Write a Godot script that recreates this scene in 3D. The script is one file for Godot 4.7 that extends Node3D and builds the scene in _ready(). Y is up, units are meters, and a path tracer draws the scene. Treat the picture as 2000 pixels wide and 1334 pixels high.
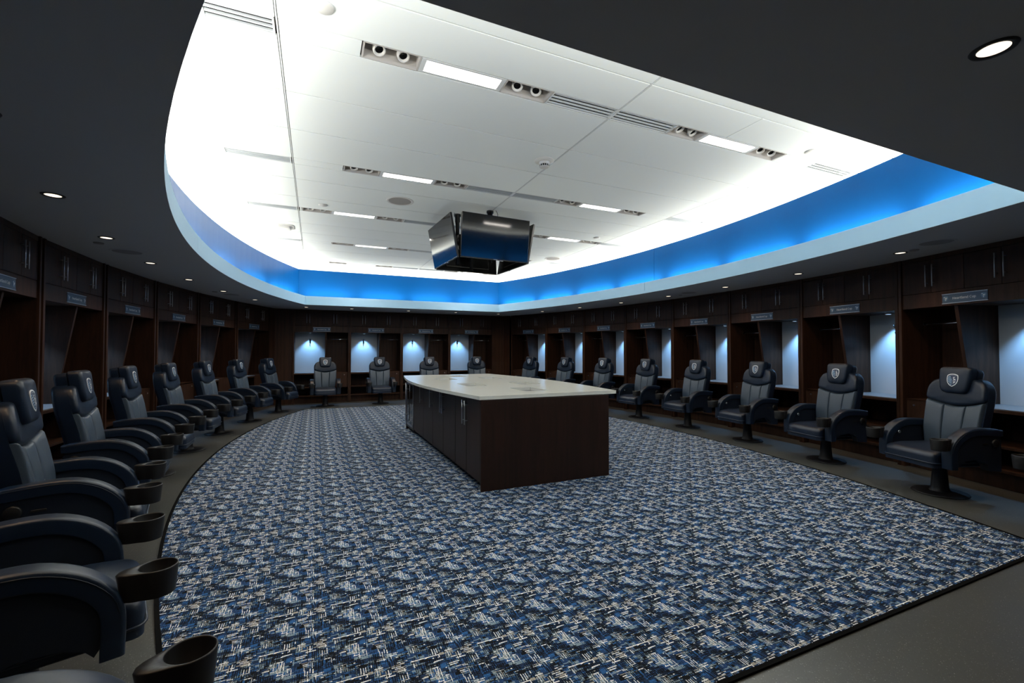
extends Node3D
# A team changing room: two curved rows and one straight row of wooden lockers, a raised ceiling with a lit cove, a worktop island.

const EYE := 1.385
const XC := 2.245            # the room's long axis
const ZC := -6.5
const R0 := 13.5             # radius of the carpet's long edges
const HALF := 3.475          # half width of the carpet at the middle
const ZB := -11.62           # carpet's back edge
const ZF := -1.37            # carpet's front edge
const LOW := 2.48            # underside of the soffit
const HIGH := 3.38           # underside of the raised ceiling
const ORD := ["first", "second", "third", "fourth", "fifth", "sixth", "seventh", "eighth", "ninth", "tenth", "eleventh", "twelfth"]

var M := {}
var used := {}
var rng := RandomNumberGenerator.new()

# ---------------------------------------------------------------- settings that are tuned
const EXPOSURE := 1.0
const LAMP_E := 1.9         # ceiling lamps
const LED_E := 3.2          # cove battens
const DOWN_E := 0.75         # soffit downlights
const PUCK_E := 2.5          # locker lights


func _ready() -> void:
	rng.seed = 7
	setup_view()
	make_materials()
	build_shell()
	build_ceiling()
	build_cove_light()
	build_downlights()
	build_lockers()
	build_island()
	build_televisions()
	build_chairs()


# ---------------------------------------------------------------- camera, surroundings
func setup_view() -> void:
	var cam := Camera3D.new()
	cam.name = "camera"
	cam.position = Vector3(0, EYE, 0)
	cam.rotation = Vector3(deg_to_rad(1.216), deg_to_rad(-23.8), 0)
	cam.fov = 2.0 * rad_to_deg(atan(667.0 / 872.0))
	cam.near = 0.05
	add_child(cam)
	cam.current = true
	var we := WorldEnvironment.new()
	we.name = "surroundings"
	var env := Environment.new()
	env.background_mode = Environment.BG_COLOR
	env.background_color = Color(0, 0, 0)
	env.tonemap_mode = Environment.TONE_MAPPER_LINEAR
	env.tonemap_exposure = EXPOSURE
	env.sdfgi_enabled = true
	env.ssao_enabled = true
	env.ssil_enabled = true
	we.environment = env
	add_child(we)


# ---------------------------------------------------------------- materials
func mat(color: Color, rough: float, metal := 0.0, spec := 0.5) -> StandardMaterial3D:
	var m := StandardMaterial3D.new()
	m.albedo_color = color
	m.roughness = rough
	m.metallic = metal
	m.metallic_specular = spec
	return m


func lin(r: float, g: float, b: float) -> Color:
	return Color(r, g, b).linear_to_srgb()


func make_materials() -> void:
	M.wood = mat(Color.WHITE, 0.5, 0.0, 0.3)
	M.wood.albedo_texture = wood_texture(Color(0.245, 0.157, 0.106), Color(0.135, 0.084, 0.056), 3)
	M.wood.uv1_triplanar = true
	M.wood.uv1_scale = Vector3(1.6, 1.6, 1.6)
	M.wood_in = M.wood
	M.island_wood = mat(Color.WHITE, 0.45, 0.0, 0.35)
	M.island_wood.albedo_texture = wood_texture(Color(0.175, 0.105, 0.078), Color(0.1, 0.06, 0.046), 11)
	M.island_wood.uv1_triplanar = true
	M.island_wood.uv1_scale = Vector3(1.4, 1.4, 1.4)
	M.panel = mat(Color(0.66, 0.68, 0.69), 0.5)
	M.laminate = mat(Color(0.38, 0.37, 0.36), 0.4)
	M.steel = mat(Color(0.72, 0.72, 0.73), 0.3, 1.0)
	M.chrome = mat(Color(0.85, 0.86, 0.88), 0.12, 1.0)
	M.black = mat(Color(0.035, 0.035, 0.038), 0.45)
	M.black_metal = mat(Color(0.05, 0.05, 0.055), 0.4, 0.6)
	M.soffit = mat(Color(0.64, 0.63, 0.625), 0.85)
	M.white_paint = mat(Color(0.86, 0.87, 0.87), 0.7)
	M.blue_paint = mat(lin(0.0015, 0.034, 0.122), 0.35, 0.0, 0.12)
	M.fascia_paint = mat(Color(0.57, 0.715, 0.81), 0.6)
	M.tile = mat(Color(0.94, 0.955, 0.945), 0.9)
	M.plenum = mat(Color(0.12, 0.12, 0.115), 0.9)
	M.recess = mat(Color(0.76, 0.74, 0.72), 0.6)
	M.duct = mat(Color(0.02, 0.02, 0.02), 0.8)
	M.alu = mat(Color(0.7, 0.74, 0.78), 0.35, 0.7)
	M.slat = mat(Color(0.74, 0.76, 0.77), 0.5)
	M.plastic = mat(Color(0.85, 0.84, 0.82), 0.5)
	M.speaker = mat(Color(0.62, 0.6, 0.58), 0.8)
	M.soffit_speaker = mat(Color(0.48, 0.47, 0.46), 0.8)
	M.counter = mat(Color(0.84, 0.845, 0.81), 0.14)
	M.leather = mat(lin(0.0032, 0.0095, 0.023), 0.4, 0.0, 0.45)
	M.leather_grey = mat(lin(0.03, 0.047, 0.069), 0.46)
	M.arm_panel = mat(lin(0.004, 0.008, 0.016), 0.5, 0.0, 0.4)
	M.cup = mat(lin(0.006, 0.006, 0.0065), 0.42, 0.0, 0.4)
	M.pedestal = mat(lin(0.005, 0.005, 0.006), 0.5, 0.0, 0.35)
	M.edge = mat(Color(0.03, 0.03, 0.032), 0.85, 0.0, 0.15)
	M.wall = mat(Color(0.3, 0.29, 0.28), 0.85)
	M.screen = mat(Color(0.012, 0.012, 0.015), 0.07)
	M.tv = mat(Color(0.03, 0.03, 0.032), 0.35)
	M.glass = mat(Color(0.03, 0.035, 0.04), 0.05)
	M.plate = mat(lin(0.028, 0.065, 0.115), 0.4)
	M.letter = mat(Color(0.8, 0.82, 0.84), 0.5)
	M.crest_blue = mat(lin(0.06, 0.135, 0.23), 0.5)
	M.red = mat(Color(0.75, 0.12, 0.1), 0.5)
	M.emblem = mat(Color.WHITE, 0.45)
	M.emblem.vertex_color_use_as_albedo = true
	M.carpet = mat(Color.WHITE, 0.95, 0.0, 0.2)
	M.carpet.albedo_texture = carpet_texture()
	M.carpet.uv1_triplanar = true
	M.carpet.uv1_world_triplanar = true
	M.carpet.uv1_scale = Vector3.ONE / 0.31
	M.floor = mat(Color.WHITE, 0.32)
	M.floor.albedo_texture = floor_texture()
	M.floor.uv1_triplanar = true
	M.floor.uv1_world_triplanar = true
	M.lamp = glow(Color(1.0, 0.98, 0.95), 2.2)
	M.led = glow(Color(0.92, 0.97, 1.0), 3.0)
	M.down = glow(Color(1.0, 0.93, 0.84), 1.6)
	M.puck = glow(Color(0.72, 0.87, 1.0), 1.8)


func glow(c: Color, e: float) -> StandardMaterial3D:
	var m := mat(c, 0.6)
	m.emission_enabled = true
	m.emission = c
	m.emission_energy_multiplier = e
	return m


func wood_texture(a: Color, b: Color, s: int) -> ImageTexture:
	var n := FastNoiseLite.new()
	n.seed = s
	n.frequency = 0.02
	n.fractal_octaves = 3
	var n2 := FastNoiseLite.new()
	n2.seed = s + 5
	n2.frequency = 0.11
	var w := 512
	var img := Image.create(w, w, false, Image.FORMAT_RGB8)
	for y in w:
		for x in w:
			# the grain runs along v; wrapped by walking a circle in noise space
			var ax := TAU * x / w
			var ay := TAU * y / w
			var p := Vector3(cos(ax) * 90.0, sin(ax) * 90.0, sin(ay) * 9.0)
			var q := Vector3(cos(ax) * 240.0, sin(ax) * 240.0, cos(ay) * 14.0)
			var v := 0.5 + 0.5 * n.get_noise_3dv(p) * 1.2 + 0.4 * n2.get_noise_3dv(q)
			img.set_pixel(x, y, b.lerp(a, clampf(v, 0, 1)))
	return ImageTexture.create_from_image(img)


func carpet_texture() -> ImageTexture:
	var r := RandomNumberGenerator.new()
	r.seed = 21
	var w := 512
	var img := Image.create(w, w, false, Image.FORMAT_RGB8)
	var black := Color(0.07, 0.075, 0.095)
	var navy := Color(0.13, 0.19, 0.29)
	var blue := Color(0.17, 0.345, 0.54)
	var slate := Color(0.46, 0.53, 0.58)
	var pale := Color(0.9, 0.9, 0.89)
	var tan := Color(0.62, 0.6, 0.56)
	img.fill(Color(0.15, 0.25, 0.4))
	# grounds of one colour, like darned patches
	for i in 150:
		put(img, r.randi() % w, r.randi() % w, r.randi_range(30, 90), r.randi_range(14, 44), [navy, navy, blue, blue, slate, slate, black][r.randi() % 7])
	# dark threads crossing in patches
	for i in 26:
		var px := r.randi() % w
		var py := r.randi() % w
		var pw := r.randi_range(60, 120)
		var ph := r.randi_range(60, 120)
		for k in range(0, pw, 15):
			put(img, px + k + r.randi_range(-2, 2), py + r.randi_range(-14, 14), r.randi_range(4, 7), ph, black)
		for k in range(0, ph, 19):
			put(img, px + r.randi_range(-18, 18), py + k, pw, r.randi_range(4, 6), black)
	# slate and blue threads
	for i in 150:
		var c: Color = [slate, blue, blue, navy, pale, black, black][r.randi() % 7]
		if r.randf() < 0.55:
			put(img, r.randi() % w, r.randi() % w, r.randi_range(22, 80), r.randi_range(5, 9), c)
		else:
			put(img, r.randi() % w, r.randi() % w, r.randi_range(4, 8), r.randi_range(22, 70), c)
	# pale threads lying side by side
	for i in 22:
		var qx := r.randi() % w
		var qy := r.randi() % w
		var n := r.randi_range(2, 4)
		for k in n:
			var c2: Color = [pale, pale, tan, slate][r.randi() % 4]
			if i % 2 != 0:
				put(img, qx + r.randi_range(-20, 20), qy + k * 19, r.randi_range(36, 92), r.randi_range(6, 9), c2)
			else:
				put(img, qx + k * 17, qy + r.randi_range(-14, 14), r.randi_range(5, 7), r.randi_range(34, 80), c2)
	for i in 40:
		put(img, r.randi() % w, r.randi() % w, r.randi_range(8, 16), r.randi_range(7, 10), [pale, tan, slate][r.randi() % 3])
	for i in 60:
		put(img, r.randi() % w, r.randi() % w, r.randi_range(3, 5), r.randi_range(40, 90), black)
	# the long pale bar with its knot that repeats across the floor
	put(img, 150, 250, 215, 9, pale)
	put(img, 360, 240, 36, 26, tan)
	put(img, 300, 420, 6, 84, pale)
	put(img, 322, 400, 6, 90, pale)
	# tufts: each loop a little lighter or darker than its neighbours
	for y in range(0, w, 4):
		for x in range(0, w, 4):
			var f := r.randf_range(0.72, 1.12)
			for b in 4:
				for a in 4:
					var c3 := img.get_pixel(x + a, y + b)
					img.set_pixel(x + a, y + b, Color(minf(c3.r * f, 1), minf(c3.g * f, 1), minf(c3.b * f, 1)))
	return ImageTexture.create_from_image(img)


func put(img: Image, x: int, y: int, w: int, h: int, c: Color) -> void:
	var s := img.get_width()
	x = posmod(x, s)
	y = posmod(y, s)
	for ox in [0, -s]:
		for oy in [0, -s]:
			img.fill_rect(Rect2i(x + ox, y + oy, w, h).intersection(Rect2i(0, 0, s, s)), c)


func floor_texture() -> ImageTexture:
	var r := RandomNumberGenerator.new()
	r.seed = 5
	var w := 1024
	var img := Image.create(w, w, false, Image.FORMAT_RGB8)
	img.fill(Color(0.25, 0.253, 0.243))
	for i in 5200:
		var v := r.randf_range(0.2, 0.32)
		put(img, r.randi() % w, r.randi() % w, r.randi_range(2, 7), r.randi_range(2, 7), Color(v, v, v * 1.02))
	for i in 4200:
		var v2 := r.randf_range(0.36, 0.62)
		var s := r.randi_range(1, 3)
		put(img, r.randi() % w, r.randi() % w, s, s, Color(v2, v2, v2 * 0.97))
	return ImageTexture.create_from_image(img)


# ---------------------------------------------------------------- building blocks
func numbered(called: String) -> String:
	var n: int = used.get(called, 0)
	used[called] = n + 1
	return called if n == 0 else "%s_%03d" % [called, n]


func tag(o: Node, label: String, category := "", group := "", kind := "") -> Node:
	o.set_meta("label", label)
	if category != "":
		o.set_meta("category", category)
	if group != "":
		o.set_meta("group", group)
	if kind != "":
		o.set_meta("kind", kind)
	return o


func thing(called: String, label: String, category: String, at := Vector3.ZERO, turn := 0.0, group := "") -> Node3D:
	var o := Node3D.new()
	o.name = numbered(called)
	add_child(o)
	o.position = at
	o.rotation.y = turn
	tag(o, label, category, group)
	return o


func begin() -> SurfaceTool:
	var st := SurfaceTool.new()
	st.begin(Mesh.PRIMITIVE_TRIANGLES)
	st.set_smooth_group(-1)
	return st


func part(called: String, st: SurfaceTool, m: Material, parent: Node) -> MeshInstance3D:
	st.generate_normals()
	var o := MeshInstance3D.new()
	o.mesh = st.commit()
	o.mesh.surface_set_material(0, m)
	o.name = called if parent != self else numbered(called)
	parent.add_child(o, true)
	return o


func struct(called: String, st: SurfaceTool, m: Material, label := "") -> MeshInstance3D:
	var o := part(called, st, m, self)
	o.set_meta("kind", "structure")
	if label != "":
		o.set_meta("label", label)
	return o


func tri(st: SurfaceTool, a: Vector3, b: Vector3, c: Vector3) -> void:
	st.add_vertex(a)
	st.add_vertex(c)
	st.add_vertex(b)


func quad(st: SurfaceTool, a: Vector3, b: Vector3, c: Vector3, d: Vector3) -> void:
	tri(st, a, b, c)
	tri(st, a, c, d)


# a box from lo to hi with small chamfers, optionally carried by a transform
func box(st: SurfaceTool, lo: Vector3, hi: Vector3, bev := 0.0015, t := Transform3D.IDENTITY) -> void:
	var c := (lo + hi) * 0.5
	var h := (hi - lo).abs() * 0.5
	bev = minf(bev, minf(h.x, minf(h.y, h.z)) * 0.45)
	var v := {}
	for sx in [-1, 1]:
		for sy in [-1, 1]:
			for sz in [-1, 1]:
				var s := Vector3(sx, sy, sz)
				var p := c + s * h
				v[[sx, sy, sz, 0]] = t * (p - Vector3(0, sy, sz) * bev)
				v[[sx, sy, sz, 1]] = t * (p - Vector3(sx, 0, sz) * bev)
				v[[sx, sy, sz, 2]] = t * (p - Vector3(sx, sy, 0) * bev)
	for s in [-1, 1]:
		face(st, [v[[s, -1, -1, 0]], v[[s, 1, -1, 0]], v[[s, 1, 1, 0]], v[[s, -1, 1, 0]]], s > 0)
		face(st, [v[[-1, s, -1, 1]], v[[-1, s, 1, 1]], v[[1, s, 1, 1]], v[[1, s, -1, 1]]], s > 0)
		face(st, [v[[-1, -1, s, 2]], v[[1, -1, s, 2]], v[[1, 1, s, 2]], v[[-1, 1, s, 2]]], s > 0)
		for u in [-1, 1]:
			face(st, [v[[-1, s, u, 1]], v[[-1, s, u, 2]], v[[1, s, u, 2]], v[[1, s, u, 1]]], s * u > 0)
			face(st, [v[[s, -1, u, 2]], v[[s, -1, u, 0]], v[[s, 1, u, 0]], v[[s, 1, u, 2]]], s * u > 0)
			face(st, [v[[s, u, -1, 0]], v[[s, u, -1, 1]], v[[s, u, 1, 1]], v[[s, u, 1, 0]]], s * u > 0)
			for w in [-1, 1]:
				var a: Vector3 = v[[s, u, w, 0]]
				var b: Vector3 = v[[s, u, w, 1]]
				var d: Vector3 = v[[s, u, w, 2]]
				if s * u * w > 0:
					tri(st, a, b, d)
				else:
					tri(st, a, d, b)


func face(st: SurfaceTool, p: Array, ahead: bool) -> void:
	if ahead:
		quad(st, p[0], p[1], p[2], p[3])
	else:
		quad(st, p[3], p[2], p[1], p[0])


func slab(lo: Vector3, hi: Vector3, bev := 0.0015) -> SurfaceTool:
	var st := begin()
	box(st, lo, hi, bev)
	return st


# profile of (radius, height) pairs turned about the y axis of a transform
func lathe(st: SurfaceTool, prof: Array, n := 24, t := Transform3D.IDENTITY) -> void:
	for k in prof.size() - 1:
		var a: Vector2 = prof[k]
		var b: Vector2 = prof[k + 1]
		for i in n:
			var u := TAU * i / n
			var w := TAU * (i + 1) / n
			var p0 := t * Vector3(a.x * sin(u), a.y, a.x * cos(u))
			var p1 := t * Vector3(a.x * sin(w), a.y, a.x * cos(w))
			var p2 := t * Vector3(b.x * sin(w), b.y, b.x * cos(w))
			var p3 := t * Vector3(b.x * sin(u), b.y, b.x * cos(u))
			if a.x > 1e-6:
				tri(st, p0, p1, p2)
			if b.x > 1e-6:
				tri(st, p0, p2, p3)


func tube(st: SurfaceTool, pts: Array, r: float, n := 8) -> void:
	var rings := []
	for i in pts.size():
		var d: Vector3 = (pts[min(i + 1, pts.size() - 1)] - pts[max(i - 1, 0)]).normalized()
		var side := d.cross(Vector3(0.13, 0.97, 0.21) if absf(d.y) < 0.9 else Vector3(1, 0.1, 0)).normalized()
		var up := side.cross(d)
		var ring := []
		for k in n:
			var a := TAU * k / n
			ring.append(pts[i] + (side * cos(a) + up * sin(a)) * r)
		rings.append(ring)
	for i in rings.size() - 1:
		for k in n:
			quad(st, rings[i][k], rings[i + 1][k], rings[i + 1][(k + 1) % n], rings[i][(k + 1) % n])
	for k in range(1, n - 1):
		tri(st, rings[0][0], rings[0][k], rings[0][k + 1])
		tri(st, rings[-1][0], rings[-1][k + 1], rings[-1][k])


# a flat polygon in x and z, as (x, z), given a thickness in y
func prism(st: SurfaceTool, poly: PackedVector2Array, y0: float, y1: float, t := Transform3D.IDENTITY) -> void:
	var idx := Geometry2D.triangulate_polygon(poly)
	for k in range(0, idx.size(), 3):
		var a := poly[idx[k]]
		var b := poly[idx[k + 1]]
		var c := poly[idx[k + 2]]
		if (b - a).cross(c - a) > 0:
			var s := b
			b = c
			c = s
		tri(st, t * Vector3(a.x, y1, a.y), t * Vector3(b.x, y1, b.y), t * Vector3(c.x, y1, c.y))
		tri(st, t * Vector3(a.x, y0, a.y), t * Vector3(c.x, y0, c.y), t * Vector3(b.x, y0, b.y))
	var ccw := not Geometry2D.is_polygon_clockwise(poly)
	for k in poly.size():
		var a2 := poly[k]
		var b2 := poly[(k + 1) % poly.size()]
		if ccw:
			var s2 := a2
			a2 = b2
			b2 = s2
		quad(st, t * Vector3(a2.x, y0, a2.y), t * Vector3(b2.x, y0, b2.y), t * Vector3(b2.x, y1, b2.y), t * Vector3(a2.x, y1, a2.y))


func rounded(pts: Array, radii: Array, seg := 5, most := 0.05) -> PackedVector2Array:
	var out := PackedVector2Array()
	var n := pts.size()
	for i in n:
		var p: Vector2 = pts[i]
		var a: Vector2 = pts[(i + n - 1) % n]
		var b: Vector2 = pts[(i + 1) % n]
		var r: float = radii[i] if radii.size() > 1 else radii[0]
		r = minf(r, minf(p.distance_to(a), p.distance_to(b)) * 0.5)
		var s := p.move_toward(a, r)
		var e := p.move_toward(b, r)
		if out.size() and out[-1].distance_to(s) > most:
			var last := out[-1]
			var m := int(ceil(last.distance_to(s) / most))
			for k in range(1, m):
				out.append(last.lerp(s, float(k) / m))
		if r < 1e-5:
			out.append(p)
			continue
		for k in seg + 1:
			var u := float(k) / seg
			out.append(s.lerp(p, u).lerp(p.lerp(e, u), u))
	var m2 := int(ceil(out[-1].distance_to(out[0]) / most))
	var last2 := out[-1]
	for k in range(1, m2):
		out.append(last2.lerp(out[0], float(k) / m2))
	var clean := PackedVector2Array()
	for q in out:
		if clean.is_empty() or clean[-1].distance_to(q) > 1e-4:
			clean.append(q)
	return clean


# an upholstered pad: an outline (x, y) with rounded front edges and a swelling face; bend carries the points to where they belong
func pillow(st: SurfaceTool, outline: PackedVector2Array, z0: float, z1: float, r: float, swell: float, bend: Callable) -> void:
	st.set_smooth_group(0)
	if Geometry2D.is_polygon_clockwise(outline):
		outline.reverse()
	var c := Vector2.ZERO
	for p in outline:
		c += p
	c /= outline.size()
	var rings := []
	var spec := [[0.0, 0.0, z0], [0.0, 0.0, z1 - r]]
	for k in range(1, 5):
		var a := PI / 2 * k / 4
		spec.append([r * (1 - cos(a)), 0.0, z1 - r + r * sin(a)])
	for k in range(1, 5):
		var u := k / 5.0
		spec.append([r, u, z1 + swell * (1 - (1 - u) * (1 - u))])
	for s in spec:
		var ring := []
		for p in outline:
			var q: Vector2 = p.move_toward(c, s[0]).lerp(c, s[1])
			ring.append(bend.call(Vector3(q.x, q.y, s[2])))
		rings.append(ring)
	var n := outline.size()
	for i in rings.size() - 1:
		for k in n:
			quad(st, rings[i][k], rings[i][(k + 1) % n], rings[i + 1][(k + 1) % n], rings[i + 1][k])
	var top: Vector3 = bend.call(Vector3(c.x, c.y, z1 + swell))
	var low: Vector3 = bend.call(Vector3(c.x, c.y, z0))
	for k in n:
		tri(st, rings[-1][k], rings[-1][(k + 1) % n], top)
	st.set_smooth_group(-1)
	for k in n:
		tri(st, rings[0][(k + 1) % n], rings[0][k], low)


func light_node(l: Light3D, called: String, parent: Node, at: Vector3, color: Color, energy: float) -> void:
	l.name = called
	l.light_color = color
	l.light_energy = energy
	l.shadow_enabled = true
	l.position = at
	parent.add_child(l, true)


# ---------------------------------------------------------------- the room's plan
# the carpet's outline pushed out by d at the sides, db at the back and df at the front; left front -> left back -> right back -> right front
func outline(d: float, db: float, df: float, n := 44) -> PackedVector2Array:
	var out := PackedVector2Array()
	var z0 := ZF + df
	var z1 := ZB - db
	var cl := XC - HALF + R0
	var cr := XC + HALF - R0
	var r := R0 + d
	for k in n + 1:
		var z := lerpf(z0, z1, float(k) / n)
		out.append(Vector2(cl - sqrt(r * r - (z - ZC) * (z - ZC)), z))
	for k in n + 1:
		var z2 := lerpf(z1, z0, float(k) / n)
		out.append(Vector2(cr + sqrt(r * r - (z2 - ZC) * (z2 - ZC)), z2))
	return out


# a solid wall between two outlines, from point a to point b of their lists
func ring_solid(st: SurfaceTool, inner: PackedVector2Array, outer: PackedVector2Array, y0: float, y1: float, a: int, b: int) -> void:
	var n := inner.size()
	for i in range(a, b):
		var p := inner[i % n]
		var q := inner[(i + 1) % n]
		var s := outer[i % n]
		var t := outer[(i + 1) % n]
		quad(st, Vector3(p.x, y0, p.y), Vector3(p.x, y1, p.y), Vector3(q.x, y1, q.y), Vector3(q.x, y0, q.y))
		quad(st, Vector3(s.x, y0, s.y), Vector3(t.x, y0, t.y), Vector3(t.x, y1, t.y), Vector3(s.x, y1, s.y))
		quad(st, Vector3(p.x, y1, p.y), Vector3(s.x, y1, s.y), Vector3(t.x, y1, t.y), Vector3(q.x, y1, q.y))
		quad(st, Vector3(p.x, y0, p.y), Vector3(q.x, y0, q.y), Vector3(t.x, y0, t.y), Vector3(s.x, y0, s.y))
	if b - a < n:
		for e in [a, b]:
			var p2 := inner[e % n]
			var s2 := outer[e % n]
			quad(st, Vector3(p2.x, y0, p2.y), Vector3(s2.x, y0, s2.y), Vector3(s2.x, y1, s2.y), Vector3(p2.x, y1, p2.y))


# a point on one of the curved sides: angle in degrees from the middle, positive towards the back; returns [position, turn that faces the room]
func on_side(side: int, deg: float, off: float) -> Array:
	var a := deg_to_rad(deg)
	var r := R0 + off
	if side < 0:
		var cl := XC - HALF + R0
		return [Vector3(cl - r * cos(a), 0, ZC - r * sin(a)), atan2(cos(a), sin(a))]
	var cr := XC + HALF - R0
	return [Vector3(cr + r * cos(a), 0, ZC - r * sin(a)), atan2(-cos(a), sin(a))]


func build_shell() -> void:
	var st := begin()
	box(st, Vector3(-5, -0.12, -15), Vector3(9.5, 0, 2.6), 0)
	struct("floor", st, M.floor, "dark grey speckled rubber floor around the carpet")
	var a := outline(1.84, 1.95, 2.4)
	var b := outline(1.94, 2.05, 2.5)
	var n := 44
	st = begin()
	ring_solid(st, a, b, 0, LOW, 0, n)
	struct("wall_left", st, M.wall)
	st = begin()
	ring_solid(st, a, b, 0, LOW, n, n + 1)
	struct("wall_back", st, M.wall)
	st = begin()
	ring_solid(st, a, b, 0, LOW, n + 1, 2 * n + 1)
	struct("wall_right", st, M.wall)
	st = begin()
	ring_solid(st, a, b, 0, LOW, 2 * n + 1, 2 * n + 2)
	struct("wall_front", st, M.wall)
	# soffit: the low ceiling over the lockers
	st = begin()
	ring_solid(st, outline(0, 0, 0), outline(1.96, 2.06, 2.52), LOW, LOW + 0.05, 0, 2 * n + 2)
	struct("ceiling_soffit", st, M.soffit, "grey painted low ceiling ring over the lockers")
	# fascia: the upright lip of the cove, in lengths with an open joint
	var f0 := outline(0, 0, 0)
	var f1 := outline(0.05, 0.05, 0.05)
	var k := 1
	for span in [[0, 20], [20, n], [n, n + 1], [n + 1, n + 22], [n + 22, 2 * n + 1], [2 * n + 1, 2 * n + 2]]:
		st = begin()
		ring_solid(st, cut(f0, span), cut(f1, span), LOW + 0.05, LOW + 0.21, 0, span[1] - span[0])
		struct("trim_%d" % k, st, M.fascia_paint, "pale blue upright lip of the ceiling cove")
		k += 1
	st = begin()
	ring_solid(st, outline(-0.001, -0.001, -0.001), outline(0.02, 0.02, 0.02), LOW + 0.001, LOW + 0.052, 0, 2 * n + 2)
	struct("trim_%d" % k, st, M.fascia_paint, "pale blue lower edge of the ceiling cove lip")
	st = begin()
	ring_solid(st, outline(0.05, 0.05, 0.05), outline(0.3, 0.4, 0.3), LOW + 0.05, LOW + 0.15, 0, 2 * n + 2)
	struct("trim_%d" % (k + 1), st, M.white_paint, "floor of the ceiling cove that carries the light battens")
	# cove walls up to the raised ceiling
	var u0 := outline(0.3, 0.4, 0.3)
	var u1 := outline(0.38, 0.48, 0.38)
	for w in [["wall_cove_left", [0, n]], ["wall_cove_back", [n, n + 1]], ["wall_cove_right", [n + 1, n + 22]], ["wall_cove_right_front", [n + 22, 2 * n + 1]], ["wall_cove_front", [2 * n + 1, 2 * n + 2]]]:
		st = begin()
		ring_solid(st, cut(u0, w[1]), cut(u1, w[1]), LOW + 0.05, HIGH + 0.2, 0, w[1][1] - w[1][0])
		struct(w[0], st, M.blue_paint, "blue painted wall of the ceiling cove")
	st = begin()
	ring_solid(st, u1, outline(0.42, 0.52, 0.42), LOW + 0.05, HIGH + 0.2, 0, 2 * n + 2)
	struct("wall_cove_backing", st, M.duct)
	# carpet with its black rubber edging
	var rug := thing("carpet", "blue, black and white woven-pattern carpet filling the middle of the room", "carpet")
	st = begin()
	prism(st, outline(-0.008, -0.008, -0.008), 0.0, 0.008)
	part("pile", st, M.carpet, rug)
	st = begin()
	ring_solid(st, outline(-0.01, -0.01, -0.01), outline(0.012, 0.012, 0.012), 0.0, 0.011, 0, 2 * n + 2)
	part("edging", st, M.edge, rug).set_meta("label", "black rubber edging strip")


# the listed points span[0]..span[1], the ends drawn in by 3 mm so that neighbours leave a joint
func cut(p: PackedVector2Array, span: Array) -> PackedVector2Array:
	var out := PackedVector2Array()
	for i in range(span[0], span[1] + 1):
		out.append(p[i % p.size()])
	if span[0] % 45 != 0:
		out[0] = out[0].move_toward(out[1], 0.003)
	if span[1] != 44 and span[1] != 89 and span[1] != 45 and span[1] != 90:
		out[-1] = out[-1].move_toward(out[-2], 0.003)
	return out


# ---------------------------------------------------------------- the raised ceiling
const COLS := [-2.8, -0.23, 2.29, 4.83, 7.4]
const SLOTS := [[-2.98, -3.15], [-5.09, -5.25], [-6.82, -6.98], [-8.80, -8.95], [-10.74, -10.90]]
const ROWS := [[-0.9, -1.86], [-1.86, -2.6], [-2.6, -2.98], [-3.15, -3.79], [-3.79, -4.43], [-4.43, -5.09], [-5.25, -5.70], [-5.70, -6.36], [-6.36, -6.82],
	[-6.98, -7.64], [-7.64, -8.27], [-8.27, -8.80], [-8.95, -9.56], [-9.56, -10.2], [-10.2, -10.74], [-10.90, -11.55], [-11.55, -12.3]]


func build_ceiling() -> void:
	var edge := outline(0.298, 0.398, 0.298)
	var st := begin()
	prism(st, outline(0.41, 0.51, 0.41), HIGH + 0.17, HIGH + 0.25)
	var top := struct("ceiling", st, M.plenum, "raised white panel ceiling with recessed slots")
	for r in ROWS:
		for c in 4:
			var cuts := [COLS[c], COLS[c + 1]]
			if r[0] == -2.6 and c == 2:
				cuts = [COLS[c], 3.5, COLS[c + 1]]
			for k in cuts.size() - 1:
				tile(top, edge, cuts[k] + (0.009 if k == 0 else 0.004), cuts[k + 1] - (0.009 if k == cuts.size() - 2 else 0.004), r[0] - 0.006, r[1] + 0.006)
	# tee bars standing in the long joints
	for c in [1, 2, 3]:
		st = begin()
		box(st, Vector3(COLS[c] - 0.004, HIGH - 0.001, -12.05), Vector3(COLS[c] + 0.004, HIGH + 0.03, -1.05), 0)
		part("tee_bar", st, M.white_paint, top)
	for s in SLOTS.size():
		fill_slot(s, top, edge)
	# small fittings
	smoke_detector(Vector3(2.183, HIGH, -4.11))
	ceiling_speaker(Vector3(1.017, HIGH, -6.0), "round white ceiling speaker left of the hanging televisions")
	ceiling_speaker(Vector3(4.683, HIGH, -8.43), "round white ceiling speaker right of the hanging televisions")
	access_point(Vector3(-0.47, HIGH, -7.97))
	var spots := [[Vector3(0.03, HIGH, -2.77), "round white cover plate above the first ceiling slot on the left"], [Vector3(4.52, HIGH, -2.84), "round white cover plate above the first ceiling slot on the right"],
		[Vector3(0.083, HIGH, -6.58), "round white cover plate beside the third ceiling slot on the left"], [Vector3(4.52, HIGH, -6.55), "round white cover plate beside the third ceiling slot on the right"]]
	for p in spots:
		st = begin()
		st.set_smooth_group(0)
		lathe(st, [Vector2(0, -0.014), Vector2(0.05, -0.013), Vector2(0.056, -0.008), Vector2(0.056, 0.0), Vector2(0, 0.0)], 24)
		var o := part("sprinkler_cover", st, M.plastic, self)
		o.position = p[0]
		tag(o, p[1], "cover plate", "ceiling cover plates")


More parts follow.
